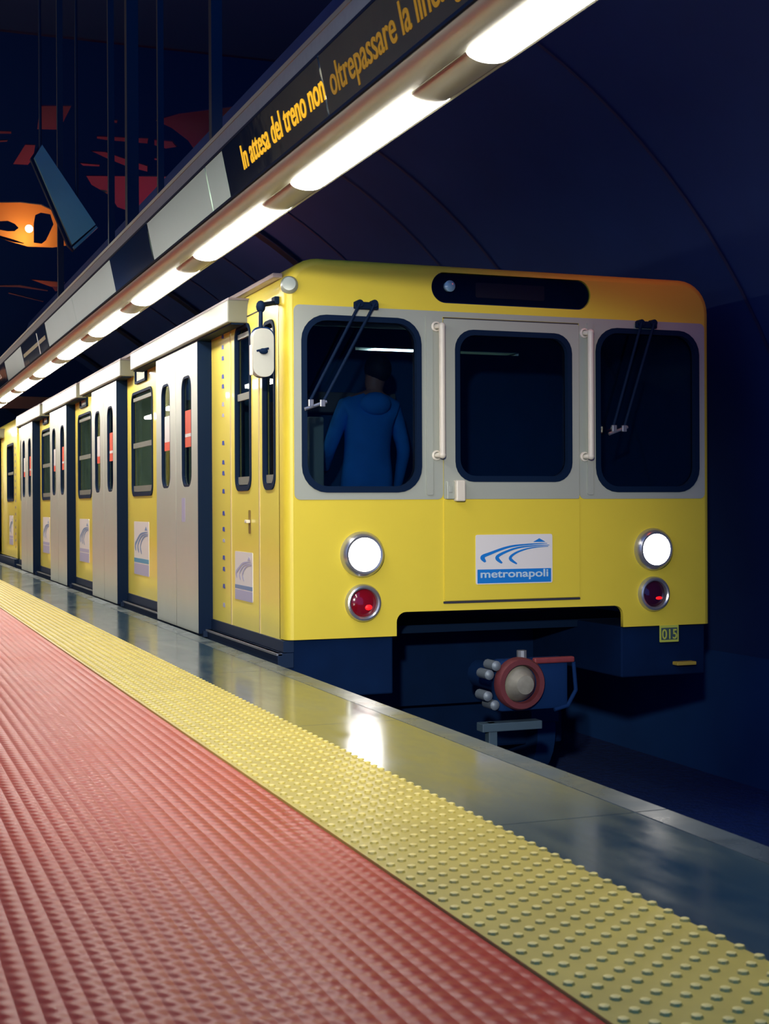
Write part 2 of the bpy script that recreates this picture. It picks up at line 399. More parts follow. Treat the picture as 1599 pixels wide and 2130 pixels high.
# front lamps
for xs, zz in ((.458, .587), (2.400, .587)):
    mb = MB(); mb.lathe((xs, 0, zz), (0, -1, 0), [(-.02, .134), (.012, .134), (.040, .124), (.052, .110), (.050, .098), (.022, .090)], 40)
    h = mb.build('headlight', CHROME, T, smooth=True)
    mb = MB(); mb.lathe((xs, 0, zz), (0, -1, 0), [(.020, .092), (.030, .075), (.036, .045), (.038, 0)], 32); mb.build('headlight_lens', HLE, h, smooth=True)
for k, (xs, zz) in enumerate(((.462, .306), (2.402, .307))):
    mb = MB(); mb.lathe((xs, 0, zz), (0, -1, 0), [(-.02, .110), (.016, .110), (.032, .102), (.036, .092), (.030, .083), (.008, .080)], 36)
    h = mb.build('tail_light', CHROME, T, smooth=True)
    mb = MB(); mb.lathe((xs, 0, zz), (0, -1, 0), [(.006, .081), (.018, .062), (.024, .03), (.025, 0)], 28); mb.build('tail_light_lens', REDL if k == 0 else DREDL, h, smooth=True)
    mb = MB(); mb.ball((xs+.028, -.022, zz-.026), (.024, .008, .017) if k == 0 else (.026, .006, .011), 12); mb.build('filament_glow', REDE, h, smooth=True)

# the logo: a plate, three curved strokes, a triangle and a word
def stroke(ox, oz, sx, sz, k):
    """a tapering swoosh; coordinates measured on the sign (0..1.43, 0..1)"""
    data = [((.17, .45), (.12, .55), (.25, .62), (.62, .755), (1.05, .80), (1.30, .81), .085, .06),
            ((.47, .42), (.38, .53), (.48, .62), (.75, .725), (1.08, .765), (1.34, .775), .07, .05),
            ((.74, .40), (.62, .51), (.70, .61), (.88, .69), (1.10, .735), (1.32, .745), .055, .045)][k]
    P = [Vector(p) for p in data[:6]]
    pts = []
    Q = [P[0]]+P+[P[-1]]
    for i in range(1, len(Q)-2):
        for j in range(8):
            t = j/8; a, b, c, d = Q[i-1], Q[i], Q[i+1], Q[i+2]
            pts.append(.5*((2*b)+(-a+c)*t+(2*a-5*b+4*c-d)*t*t+(-a+3*b-3*c+d)*t**3))
    pts.append(P[-1]); L = []; Rr = []
    n = len(pts)
    for i, p in enumerate(pts):
        d = (pts[min(i+1, n-1)]-pts[max(i-1, 0)]).normalized(); nn = Vector((-d.y, d.x)); s = i/(n-1)
        wd = data[6]*(min(1, .25+s*5))*(1-s)**1.1*1.0+.010
        L.append(p+nn*wd*.5); Rr.append(p-nn*wd*.5)
    return [(ox+p.x*sx, oz+p.y*sz) for p in L+Rr[::-1]]
def logo(fr, off, x0, x1, z0, z1, ink, band, parent, word=True, side=False):
    s = plate('logo_sign', [rrect(x0, x1, z0, z1, .012)], fr, off, .004, WHITE, parent, label='white sign with blue swoosh logo')
    wd = x1-x0; hh = z1-z0
    zb = z0+hh*(.34 if not side else .32)
    if not side: plate('blue_band', [rrect(x0+.01, x1-.01, z0+.006, z0+hh*.30, .003)], fr, off+.001, .001, BLUE, s)
    else:
        plate('blue_band', [rrect(x0, x1, z0+hh*.23, z0+hh*.31, .002)], fr, off+.001, .001, band, s)
        plate('lilac_band', [rrect(x0, x1, z0+hh*.0, z0+hh*.21, .002)], fr, off+.001, .001, LILAC, s)
    sx = wd/1.40; sz = hh*(1.0 if not side else 1.0)
    for k in range(3): plate('swoosh', [stroke(x0, z0+(0 if not side else hh*.0), sx, sz, k)], fr, off+.002, .001, ink, s)
    plate('triangle', [[(x0+sx*1.04, z0+sz*.84), (x0+sx*1.27, z0+sz*.84), (x0+sx*1.155, z0+sz*.915)]], fr, off+.002, .001, ink, s)
    if word: text('lettering', 'metronapoli', .064, 1, fr, off+.0025, mat('pale_blue_lettering', (.50, .66, .76), .4), s, x=x0+.03, z=z0+.040, th=.001, width=wd-.06, fat=.0012)
    return s
logo(FRONT, .0135, 1.176, 1.688, .395, .692, BLUE, BLUE, T)

# grab rails on the front
for xs in (.946, 1.935):
    mb = MB(); mb.cyl((xs, -.055, 1.165), (xs, -.055, 1.925), .019, n=14); 
    h = mb.build('grab_rail', CREAM, T, smooth=True)
    for zz in (1.165, 1.925):
        mb = MB(); mb.ball((xs, -.055, zz), .021, 12); mb.cyl((xs, -.055, zz), (xs-.02, .0, zz), .016, n=12); mb.lathe((xs-.02, -.003, zz), (0, -1, 0), [(0, .030), (.012, .030), (.016, .02)], 16)
        mb.build('rail_bracket', CREAM, h, smooth=True)
mb = MB(); mb.box(1.035, 1.095, -.055, 0, .893, 1.018, .008); b_ = mb.build('latch_box', CREAM, T)
mb = MB(); mb.box(.985, 1.036, -.03, 0, .905, 1.012, .006); mb.box(.998, 1.02, -.036, -.028, .945, .985, .003); mb.build('latch_plate', GREY, b_)
# wipers
def wiper(px, pz, qx, qz):
    w_ = MB(); dx = .05
    w_.cyl((px, .01, pz), (px, -.05, pz), .022, n=12); w_.cyl((px+.09, .01, pz+.003), (px+.09, -.05, pz+.003), .022, n=12)
    w_.box(px-.03, px+.12, -.035, -.012, pz-.03, pz+.012, .006)
    a = w_.build('wiper', RUB, T, smooth=True)
    mb = MB(); mb.cyl((px, -.045, pz), (qx, -.04, qz), .009, n=8); mb.cyl((px+.09, -.045, pz), (qx+.07, -.04, qz-.02), .009, n=8); mb.build('wiper_arm', RUB, a)
    mb = MB(); mb.cyl((qx-.03, -.038, qz-.045), (qx+.10, -.038, qz+.0), .010, n=8); mb.box(qx-.01, qx+.02, -.05, -.03, qz-.03, qz+.01, .003); mb.box(qx+.06, qx+.09, -.05, -.03, qz-.03, qz+.01, .003)
    mb.build('wiper_blade', CHROME, a)
wiper(.438, 2.035, .135, 1.465)
wiper(2.30, 2.00, 2.10, 1.35)
# corner marker + number plate + footstep
mb = MB(); mb.lathe((.035, .02, 2.125), (-.35, -1, .1), [(-.03, .05), (.03, .05), (.05, .038), (.055, 0)], 20); mb.build('corner_marker_lamp', mat('marker_grey_glass', (.36, .42, .36), .3), T, smooth=True)
npl = plate('number_plate', [rrect(2.447, 2.584, .0, .105, .004)], FRONT, .006, .006, mat('yellow_plate', (.52, .58, .08), .5), T)
plate('plate_field', [rrect(2.457, 2.574, .014, .090, .003)], FRONT, .007, .001, mat('dark_plate_field', (.05, .09, .09), .5), npl)
text('plate_digits', '015', .088, 1, FRONT, .0085, mat('plate_digit_yellow', (.50, .56, .08), .5), npl, x=2.462, z=.020, width=.108, fat=.001)
mb = MB(); mb.box(2.56, 2.70, -.03, .03, -.150, -.128, .004); mb.build('foot_step', mat('worn_yellow_step', (.42, .30, .04), .6), T)

# side body -----------------------------------------------------------
L1 = 13.70
DOORS = [(1.76, 3.16), (4.92, 6.32), (8.08, 9.48), (11.24, 12.60)]
SWIN = [(3.77, 4.68), (6.93, 7.84), (10.09, 11.0), (13.0, 13.50)]
holes = [sr(.73, 1.10, .970, 2.005, .085), sr(.20, .452, .970, 1.960, .08)]
for a, b in SWIN: holes.append(sr(a, b, .965, 1.860, .09))
for a, b in DOORS: holes.append(S([(a+.06, .13), (b-.06, .13), (b-.06, 1.99), (a+.06, 1.99)]))
plate('side_panel', [S([(.12, .10), (L1, .10), (L1, 2.09), (.12, 2.09)])]+holes, SIDE, 0, .035, YEL, T)
mb = MB(); ro = outline(0)
mb.loft([[(x, yy, z) for x, z in ro[1:9]] for yy in (.12, L1)], closed=False); mb.build('cant_rail', YEL, T, smooth=True, norm=False)
mb = MB(); mb.loft([[(x, yy, z) for x, z in ro[8:]] for yy in (.12, L1)], closed=False); mb.build('roof', ROOFM, T, smooth=True, norm=False)
mb = MB(); mb.box(-.028, .03, .14, L1, 2.188, 2.215, .004); mb.build('gutter', mat('mauve_gutter', (.30, .24, .24), .4), T)
# sill
mb = MB(); mb.box(-.012, .05, .02, L1, .035, .1); mb.build('side_sill', SILL, T)
mb = MB(); mb.box(-.045, .05, .02, L1, -.055, .030, .003); s_ = mb.build('step_sill', SILL, T)
mb = MB(); mb.box(-.052, -.02, .02, L1, .018, .030); mb.build('step_edge', SILLM, s_)

def side_window(y0, y1, z0, z1, r, split=None, topbar=True):
    g = plate('side_window', [sr(y0-.004, y1+.004, z0-.004, z1+.004, r), sr(y0+.018, y1-.018, z0+.030, z1-.018, r*.8)], SIDE, .008, .03, RUB, T)
    plate('window_pane', [sr(y0+.01, y1-.01, z0+.01, z1-.01, r*.8)], SIDE, -.014, .004, GLS, g)
    bars = []
    if split: bars.append(S([(y0+.03, split-.022), (y1-.03, split-.022), (y1-.03, split+.022), (y0+.03, split+.022)]))
    bars.append(S([(y0+.06, z1-.075), (y1-.04, z1-.075), (y1-.04, z1-.045), (y0+.06, z1-.045)]))
    bars.append(S([(y0+.05, z0+.035), (y1-.04, z0+.035), (y1-.04, z0+.085), (y0+.05, z0+.085)]))
    for bb in bars: plate('sash', [bb], SIDE, -.004, .012, HEAD, g)
side_window(.73, 1.10, .970, 2.005, .085, 1.56)
side_window(.20, .452, .970, 1.960, .08, None)
for a, b in SWIN: side_window(a, b, .965, 1.860, .09, 1.40)

for (a, b) in DOORS:
    mid = (a+b)/2
    for k, (c, d) in enumerate(((a, mid-.006), (mid+.006, b))):
        mm = (c+d)/2; wy0, wy1 = mm-.155, mm+.165
        leaf = plate('door_leaf', [S([(c, .0), (d, .0), (d, 2.035), (c, 2.035)]), sr(wy0, wy1, 1.008, 1.792, .10)], SIDE, .095, .035, STEEL, T)
        g = plate('door_gasket', [sr(wy0-.003, wy1+.003, 1.005, 1.795, .10), sr(wy0+.018, wy1-.018, 1.025, 1.775, .085)], SIDE, .094, .022, RUB, leaf)
        plate('door_pane', [sr(wy0+.02, wy1-.02, 1.03, 1.77, .08)], SIDE, .078, .004, GLS, leaf)
        z1 = 1.55; st = plate('door_sticker', [sr(mm-.10, mm+.10, 1.29, z1, .005)], SIDE, .0815, .001, WHITE if k else REDV, leaf)
        # lower red half
        plate('door_sticker', [sr(mm-.10, mm+.10, 1.29, 1.355, .005)], SIDE, .0825, .001, REDV, leaf)
        plate('door_sticker', [sr(mm-.10, mm+.10, 1.362, 1.385, .002)], SIDE, .0825, .001, WHITE, leaf)
    mb = MB(); mb.box(-.085, .0, mid-.008, mid+.008, .01, 2.03); mb.build('door_seal', RUB, T)
    mb = MB(); mb.box(-.097, .02, a-.016, a-.001, .0, 2.035); mb.build('door_edge_seal', RUB, T)
    mb = MB(); mb.box(-.075, .02, a-.05, b+.05, -.02, .02); mb.build('door_threshold', SILL, T)
plate('door_notice', [sr(2.16, 2.27, .76, .93, .004)], SIDE, .0965, .001, LILAC, T)
HD = [(.81, 4.08), (4.58, 6.90), (7.15, 9.93), (10.22, 12.95)]
for (a, b) in HD:
    mb = MB(); mb.box(-.125, .02, a, b, 2.008, 2.150, .008); h = mb.build('door_header', HEAD, T)
    mb = MB(); mb.box(-.118, .02, a+.005, b-.005, 2.150, 2.163); mb.build('header_cap', mat('mauve_gutter2', (.20, .17, .19), .5) if 'mg2' not in globals() else mg2, h)
    mb = MB(); mb.box(-.10, -.02, a+.01, b-.01, 1.998, 2.009); mb.build('header_track', RUB, h)
# small framed vents above the saloon windows
for y0 in (3.99, 7.15, 10.31):
    v = plate('vent_frame', [sr(y0, y0+.47, 1.925, 2.06, .02), sr(y0+.03, y0+.44, 1.945, 2.04, .015)], SIDE, .02, .02, RUB, T)
    plate('vent_glass', [sr(y0+.02, y0+.45, 1.935, 2.05, .015)], SIDE, .006, .004, STEEL, v)
for y0, nm in ((3.95, 0), (7.12, 1), (10.28, 2), (12.93, 3)):
    logo(SIDE, .003, -(y0+(.65 if nm < 3 else .5)), -y0, .285, .742, FBLUE, TEAL if nm == 0 else LILAC, T, word=False, side=True)
logo(SIDE, .003, -1.128, -.705, .275, .582, LILAC, FBLUE, T, word=False, side=True)
# cab door seams, handle
for ys in (1.225, .545):
    mb = MB(); mb.box(-.004, .002, ys-.011, ys+.011, .1, 2.02); mb.build('cab_door_seam', SEAM, T)
mb = MB(); mb.box(-.003, .002, .55, 1.22, 2.045, 2.052); mb.build('cab_door_seam', LINE, T)
hp = plate('cab_door_handle', [sr(.745, .80, .70, .845, .01)], SIDE, .002, .002, mat('handle_recess', (.25, .17, .02), .5), T)
mb = MB(); mb.box(-.03, -.003, .75, .795, .765, .785, .004); mb.build('handle_grip', CREAM, hp)
# column of small blue characters
col_z = [1.943-(560+b/2.536-716)*.00319 for b in (355, 412, 470, 566, 618, 712, 770, 916, 1018, 1075, 1170, 1286, 1370, 1430, 1520, 1580, 1670, 1770)]
for i, zz in enumerate(col_z):
    sz = .040
    hgt = .030 if i not in (6, 13) else .024
    plate('blue_mark', [S([(1.395, zz-hgt/2), (1.455, zz-hgt/2+.004), (1.450, zz+hgt/2), (1.405, zz+hgt/2)])], SIDE, .002, .001, NAVYINK if i not in (5, 6, 13, 17) else LILAC, T)
# exterior mirror
mb = MB(); mb.box(-.03, .0, .10, .17, 2.03, 2.075, .006); mb.cyl((-.02, .13, 2.04), (-.15, -.03, 2.0), .014, n=10); mb.ball((-.15, -.035, 1.99), (.028, .028, .035), 12)
mb.cyl((-.15, -.035, 2.0), (-.155, -.05, 1.86), .012, n=10)
mbk = mb.build('mirror_bracket', RUB, T, smooth=True)
mf = frame((-.150, -.060, 1.728), (1, .12, 0), (0, 0, 1))
plate('mirror_shell', [rrect(-.062, .062, -.135, .135, .052, 8)], mf, .022, .045, PALEM, mbk)
plate('mirror_rim', [rrect(-.056, .078, -.138, .148, .052, 8)], mf, -.012, .02, NEARBLK, mbk)
mb = MB(); mb.ball((-.150, -.088, 1.735), (.026, .010, .017), 14); mb.cyl((-.19, -.085, 1.735), (-.12, -.088, 1.752), .006, n=8); mb.build('mirror_bolt', RUB, mbk, smooth=True)
mb = MB(); mb.box(-.222, -.205, -.07, -.05, 1.60, 1.77, .004); mb.build('mirror_side_glass', CREAM, mbk)

# lower front: skirts and recess
mb = MB(); mb.box(.01, .66, .03, 1.3, -.235, .104, .01); mb.build('front_skirt', DARK, T)
mb = MB(); mb.box(2.19, 2.80, .03, 1.3, -.215, .104, .01); mb.build('front_skirt', DARK, T)
mb = MB(); mb.box(.60, 2.25, 1.25, 1.30, -.50, .26); mb.build('recess_back', DARK, T)
mb = MB(); mb.box(1.95, 2.16, .80, 1.0, -.60, -.20, .01); mb.build('brake_gear', DARK, T)
mb = MB(); mb.box(.3, 2.5, 1.4, 3.6, -.85, -.1, .02); mb.build('bogie', DARK, T)
for ys in (1.6, 3.3):
    mb = MB(); mb.cyl((.50, ys, -.72), (.64, ys, -.72), .38, n=28); mb.cyl((2.21, ys, -.72), (2.35, ys, -.72), .38, n=28); mb.cyl((.64, ys, -.72), (2.21, ys, -.72), .07, n=12); mb.build('wheelset', NEARBLK, T, smooth=True)
mb = MB(); mb.box(.02, W-.02, 1.3, L1, -.08, .05); mb.build('underframe', DARK, T)
mb = MB(); mb.box(.1, W-.1, 4.5, 9.5, -.65, -.08, .03); mb.build('equipment_case', DARK, T)
# coupler
cx, cz = 1.415, -.195
mb = MB(); mb.cyl((cx, .45, cz), (cx, -.12, cz), .09, n=16); mb.box(cx-.17, cx+.30, -.17, -.05, cz-.16, cz+.15, .03)
cp = mb.build('coupler', NEARBLK, T, smooth=True)
mb = MB(); mb.lathe((cx-.04, -.165, cz+.01), (0, -1, 0), [(0, .155), (.05, .155), (.065, .145), (.065, .115), (.03, .108)], 32); mb.build('coupler_ring', mat('worn_red_enamel', (.13, .025, .03), .6, noise=.3, nscale=20), cp, smooth=True)
mb = MB(); mb.lathe((cx-.04, -.17, cz+.01), (0, -1, 0), [(0, .11), (.03, .10), (.10, .055), (.11, 0)], 28); mb.build('coupler_cone', mat('worn_beige_steel', (.26, .25, .20), .5, noise=.6, nscale=12), cp, smooth=True)
mb = MB(); mb.box(cx+.06, cx+.33, -.19, -.15, cz+.12, cz+.155, .01); mb.build('coupler_lever', mat('worn_red_enamel_lever', (.20, .03, .035), .6, noise=.3, nscale=20), cp)
mb = MB(); mb.tube([(cx+.33, -.17, cz+.12), (cx+.345, -.17, cz-.05), (cx+.29, -.17, cz-.14), (cx+.2, -.17, cz-.16)], .012); mb.build('brake_hose', NEARBLK, cp)
mb = MB()
for (dx, dz) in ((-.235, .07), (-.245, -.055), (-.19, .12), (-.20, -.11)): mb.lathe((cx+dx, -.17, cz+dz), (0, -1, 0), [(-.1, .030), (.02, .030), (.032, .018), (.034, 0)], 12)
mb.build('coupler_bolts', mat('dull_bolt_steel', (.18, .22, .25), .5, metal=.3), cp, smooth=True)
mb = MB(); mb.box(cx-.27, cx+.12, -.17, -.08, cz-.27, cz-.22, .005); mb.box(cx-.225, cx-.17, -.16, -.10, cz-.42, cz-.22, .005); mb.build('coupler_bracket', mat('dull_bracket_steel', (.05, .09, .12), .6), cp)
mb = MB(); mb.cyl((cx+.0, -.14, cz+.14), (cx+.0, -.14, cz+.20), .03, n=10); mb.build('coupler_pin', SILLM, cp)

# interior
mb = MB(); mb.box(.04, W-.04, .60, L1, .06, .11); mb.build('train_floor', RUB, T)
mb = MB(); mb.box(W-.05, W-.01, 1.55, L1, .11, 2.1); mb.build('saloon_lining', INT, T)
mb = MB(); mb.box(.05, W-.05, 1.55, L1, 2.11, 2.15); mb.build('saloon_ceiling', INT, T)
mb = MB(); mb.box(.04, W-.04, .12, 1.55, 2.11, 2.15); mb.build('cab_ceiling', INTD, T)
plate('cab_bulkhead', [[(.05, .11), (W-.02, .11), (W-.02, 2.10), (.05, 2.10)], [(.95, 1.945), (2.2, 1.945), (2.2, 1.968), (.95, 1.968)]], FRONT, -1.48, .05, INTD, T)
mb = MB(); mb.box(.05, W-.05, 13.55, 13.6, .11, 2.1); mb.build('saloon_bulkhead', INT, T)
for yy in (3.32, 4.78, 6.48, 7.94, 9.64, 11.1, 12.8):
    mb = MB(); mb.box(.07, .85, yy-.02, yy+.02, .3, 1.85, .01); mb.build('draught_screen', INT, T)
mb = MB(); mb.box(W-.05, W-.01, .14, 1.48, .11, 2.1); mb.build('cab_lining', INTD, T)
mb = MB(); mb.box(.33, .43, .60, .68, .11, 1.42, .01); mb.build('cab_pillar', CABL, T)
mb = MB(); mb.box(.45, 1.2, 1.35, 1.47, 1.50, 1.64, .01); mb.build('cab_shelf', mat('cab_brown', (.22, .18, .17), .6), T)
mb = MB(); mb.box(.12, 2.7, .10, .38, .60, .92, .03); mb.build('driver_desk', NEARBLK, T)
mb = MB(); mb.box(.20, .44, .80, .92, .75, 1.38, .05); mb.build('seat_back', RUB, T)
for k in range(7):
    yy = 2.0+k*1.72
    mb = MB(); mb.box(1.55, 1.85, yy, yy+1.1, 2.085, 2.11); mb.build('saloon_tube', emit('saloon_tube_glow', (.95, 1, .9), 22) if k == 0 else bpy.data.materials['saloon_tube_glow'], T)
for yy in (2.45, 4.9, 6.4, 8.1, 9.6):
    mb = MB(); mb.cyl((.65, yy, .11), (.65, yy, 2.11), .018, n=10); mb.build('grab_pole', CHROME, T, smooth=True)
for yy in (3.4, 6.56, 9.72):
    mb = MB(); mb.box(2.3, 2.76, yy, yy+1.35, .5, .56, .02); mb.box(2.66, 2.76, yy, yy+1.35, .5, 1.0, .02); mb.build('bench_seat', mat('green_bench', (.08, .22, .14), .5), T)
FARW = mat('dim_green_glass', (.20, .27, .23), .2)
for yy in (3.55, 6.71, 9.87):
    plate('far_window', [rrect(yy, yy+1.1, 1.0, 1.8, .08)], frame((W-.052, 0, 0), (0, 1, 0), (0, 0, 1)), 0, .003, FARW, T)

# second car -----------------------------------------------------------
Y2 = 14.0
C2 = root('metro_train', (W/2, Y2, -1.1), 'second yellow car coupled behind the near one, far left along the platform', 'train')
h2 = [sr(Y2+.45, Y2+1.45, .965, 1.86, .09), S([(16.46, .13), (17.74, .13), (17.74, 1.99), (16.46, 1.99)])]
plate('side_panel', [S([(Y2, .10), (29, .10), (29, 2.09), (Y2, 2.09)])]+h2, SIDE, 0, .035, YEL, C2)
mb = MB(); mb.loft([[(x, yy, z) for x, z in ro[1:9]] for yy in (Y2, 29)], closed=False); mb.build('cant_rail', YEL, C2, smooth=True, norm=False)
mb = MB(); mb.loft([[(x, yy, z) for x, z in ro[8:]] for yy in (Y2, 29)], closed=False); mb.build('roof', ROOFM, C2, smooth=True, norm=False)
mb = MB(); mb.loft([[(x, Y2, z) for x, z in ro], [(x+(.5 if x < 1.4 else -.5), Y2+.01, .2) for x, z in ro]], closed=False); mb.build('end_wall', YEL, C2, norm=False)
g = plate('side_window', [sr(Y2+.446, Y2+1.454, .961, 1.864, .09), sr(Y2+.48, Y2+1.42, 1.0, 1.83, .06)], SIDE, .008, .06, RUB, C2)
plate('window_pane', [sr(Y2+.47, Y2+1.43, .985, 1.84, .06)], SIDE, -.032, .004, GLS, g)
plate('sash', [S([(Y2+.48, 1.38), (Y2+1.42, 1.38), (Y2+1.42, 1.42), (Y2+.48, 1.42)])], SIDE, -.01, .02, HEAD, g)
mb = MB(); mb.box(-.05, .05, Y2, 29, -.055, .09); mb.build('side_sill', SILL, C2)
for (c, d) in ((16.4, 17.09), (17.11, 17.8)):
    mm = (c+d)/2
    leaf = plate('door_leaf', [S([(c, 0), (d, 0), (d, 2.035), (c, 2.035)]), sr(mm-.16, mm+.16, 1.0, 1.79, .1)], SIDE, .095, .055, STEEL, C2)
    plate('door_pane', [sr(mm-.15, mm+.15, 1.01, 1.78, .08)], SIDE, .062, .004, GLS, leaf)
mb = MB(); mb.box(-.125, .02, 15.9, 18.3, 2.008, 2.15, .008); mb.build('door_header', HEAD, C2)
logo(SIDE, .003, -(Y2+1.15), -(Y2+.6), .285, .742, FBLUE, LILAC, C2, word=False, side=True)
for i in range(16):
    zz = .25+i*.1; plate('blue_mark', [S([(Y2+.22, zz), (Y2+.28, zz), (Y2+.28, zz+.035), (Y2+.22, zz+.035)])], SIDE, .002, .001, NAVYINK, C2)
mb = MB(); mb.box(.04, W-.04, Y2+.05, 29, .05, .11); mb.build('train_floor', INTD, C2)
mb = MB(); mb.box(W-.05, W-.01, Y2+.05, 29, .11, 2.1); mb.build('saloon_lining', INT, C2)
mb = MB(); mb.box(.5, W-.5, L1+.02, Y2-.02, .12, 2.0); g = mb.build('gangway', RUB, C2)

# ================================================================== FASCIA WITH LIGHTS
FY0, FY1 = -6.1, 30
F = root('light_fascia', (-.55, -6.1, 2.25), 'long grey metal light fascia hung above the platform edge', 'light fixture')
prof = [(-.66, 2.279), (-.656, 2.262), (-.640, 2.247), (-.615, 2.238), (-.585, 2.236), (-.556, 2.240), (-.552, 2.246)]
mb = MB(); mb.loft([[(x, yy, z) for x, z in prof] for yy in (FY0, FY1)], closed=False); mb.build('rounded_edge', FTUB, F, smooth=True, norm=False)
bowl = [(-.478+.070*math.cos(a), 2.246-.026*math.sin(a)) for a in [PI-PI*i/12 for i in range(13)]]
mb = MB(); mb.loft([[(x, yy, z) for x, z in bowl] for yy in (FY0, FY1)], closed=False); mb.build('lamp_channel', FTUB, F, smooth=True, norm=False)
mb = MB(); mb.box(-.408, -.396, FY0, FY1, 2.238, 2.58); mb.box(-.71, -.40, FY0, FY1, 2.58, 2.60); mb.build('back_plate', FTUB, F)
mb = MB(); mb.box(-.706, -.69, FY0, FY1, 2.515, 2.60, .003); mb.build('top_lip', FLIP, F)
FP = frame((-.660, 0, 2.285), (0, -1, 0), (-.046, 0, .225))
mb = MB(); mb.box(-.67, -.655, FY0, FY1, 2.276, 2.288); mb.build('lower_seal', RUB, F)
mb = MB(); mb.box(-.708, -.69, FY0, FY1, 2.503, 2.516); mb.build('upper_seal', RUB, F)
HP = .225
def fpan(y0, y1, m, off=0, nm='fascia_panel', par=F, z0=.004, z1=HP-.004, lab=None):
    return plate(nm, [S([(y0+.003, z0), (y1-.003, z0), (y1-.003, z1), (y0+.003, z1)])], FP, off, .012, m, par, lab)
fpan(-1.02, .40, FASC); fpan(-1.36, -1.03, FASC)
fpan(1.66, 3.4, FASC); fpan(3.4, 5.05, FASC); fpan(6.95, 8.6, FASC); fpan(12.0, FY1, FASC)
def sign_box(y0, y1, label, m=GLOSSB):
    s = fpan(y0, y1, m, .004, 'platform_sign', None); tag(s, label, 'sign', 'black signs in the light fascia'); return s
s1 = sign_box(-2.79, -1.37, 'glossy black fascia sign lettered In attesa del treno non in bright amber')
text('lettering', 'In attesa del treno non', .148, 1, FP, .0055, LEDY, s1, x=1.660, z=.068, th=.002, width=1.14, fat=.0014)
s2 = sign_box(-4.6, -2.80, 'glossy black fascia sign nearest the camera with dimmer amber lettering', )
text('lettering', 'oltrepassare la linea gialla', .150, 1, FP, .0055, LEDD, s2, x=2.870, z=.058, th=.002, width=1.34, fat=.0010)
s3 = sign_box(.41, 1.65, 'blank glossy black fascia sign between two steel panels above the train doors')
s4 = sign_box(5.06, 6.94, 'black fascia sign with a dull yellow band, farther along the platform')
plate('yellow_band', [S([(5.15, .09), (6.85, .09), (6.85, .125), (5.15, .125)])], FP, .005, .001, YDULL, s4)
plate('metal_strip', [S([(5.62, .005), (5.66, .005), (5.66, .20), (5.62, .20)])], FP, .007, .004, CHROME, s4)
s5 = sign_box(8.61, 11.9, 'farthest black fascia sign at the left edge with a pale triangle symbol')
plate('symbol', [[(-9.6, .09), (-9.1, .09), (-9.35, .19)], [(-9.5, .105), (-9.2, .105), (-9.35, .165)]], FP, .005, .001, CREAM, s5)
lampn = ['topmost', 'second', 'third', 'fourth', 'fifth', 'sixth', 'seventh', 'eighth', 'ninth', 'tenth', 'eleventh', 'twelfth', 'thirteenth', 'fourteenth', 'fifteenth', 'sixteenth', 'seventeenth', 'eighteenth']
for k in range(0, 17):
    a = -3.30+1.83*(k-1); b = a+1.37
    mb = MB(); bw = [(-.478+.0712*math.cos(t), 2.2455-.0285*math.sin(t)) for t in [PI-PI*i/16 for i in range(17)]]
    R = mb.loft([[(x, yy, z) for x, z in bw] for yy in (a, b)], closed=True)
    for rr in R: mb.bm.faces.new(rr)
    o = mb.build('ceiling_light', TUBE, None, smooth=True)
    if k >= 0: tag(o, 'glowing white tube light under the fascia, %s counting from the top of the photo' % lampn[k], 'ceiling light', 'tube lights under the fascia')
    else: tag(o, 'glowing tube light under the fascia beyond the top of the photo, %s in that direction' % lampn[-k].replace('second', 'second').replace('topmost', 'first'), 'ceiling light', 'tube lights under the fascia')
# hangers from the hall ceiling to the fascia
hang = [(-.83, .055, 'hanger nearest the camera, right of the red openings'), (.51, .035, 'hanger in front of the red wall opening, second from the right'), (1.41, .075, 'widest hanger, crossing the middle of the red openings'), (2.19, .042, 'slim hanger left of the widest one'), (4.76, .050, 'hanger crossing the amber lit opening')]
for yy, wd, lb in hang:
    mb = MB(); mb.box(-.60-wd/2, -.60+wd/2, yy-wd/2, yy+wd/2, 2.60, 10.0); mb.box(-.66, -.54, yy-.06, yy+.06, 2.598, 2.625)
    tag(mb.build('hanger_post', HANG), 'black vertical '+lb, 'post', 'hangers holding the light fascia')

# hall lamps over the platform centre (seen in reflections)
for k in range(8):
    yy = 3.4+k*3.2
    mb = MB(); mb.box(-4.65, -4.45, yy, yy+1.3, 3.05, 3.11)
    o = mb.build('hall_light', HTUBE); tag(o, 'glowing tube of the second light row, nearest the camera', 'ceiling light', 'second row of platform lights') if k == 0 else tag(o, 'glowing tube of the second light row, ' + ['', 'second', 'third', 'fourth', 'fifth', 'sixth', 'seventh', 'farthest'][k] + ' from the near end', 'ceiling light', 'second row of platform lights')

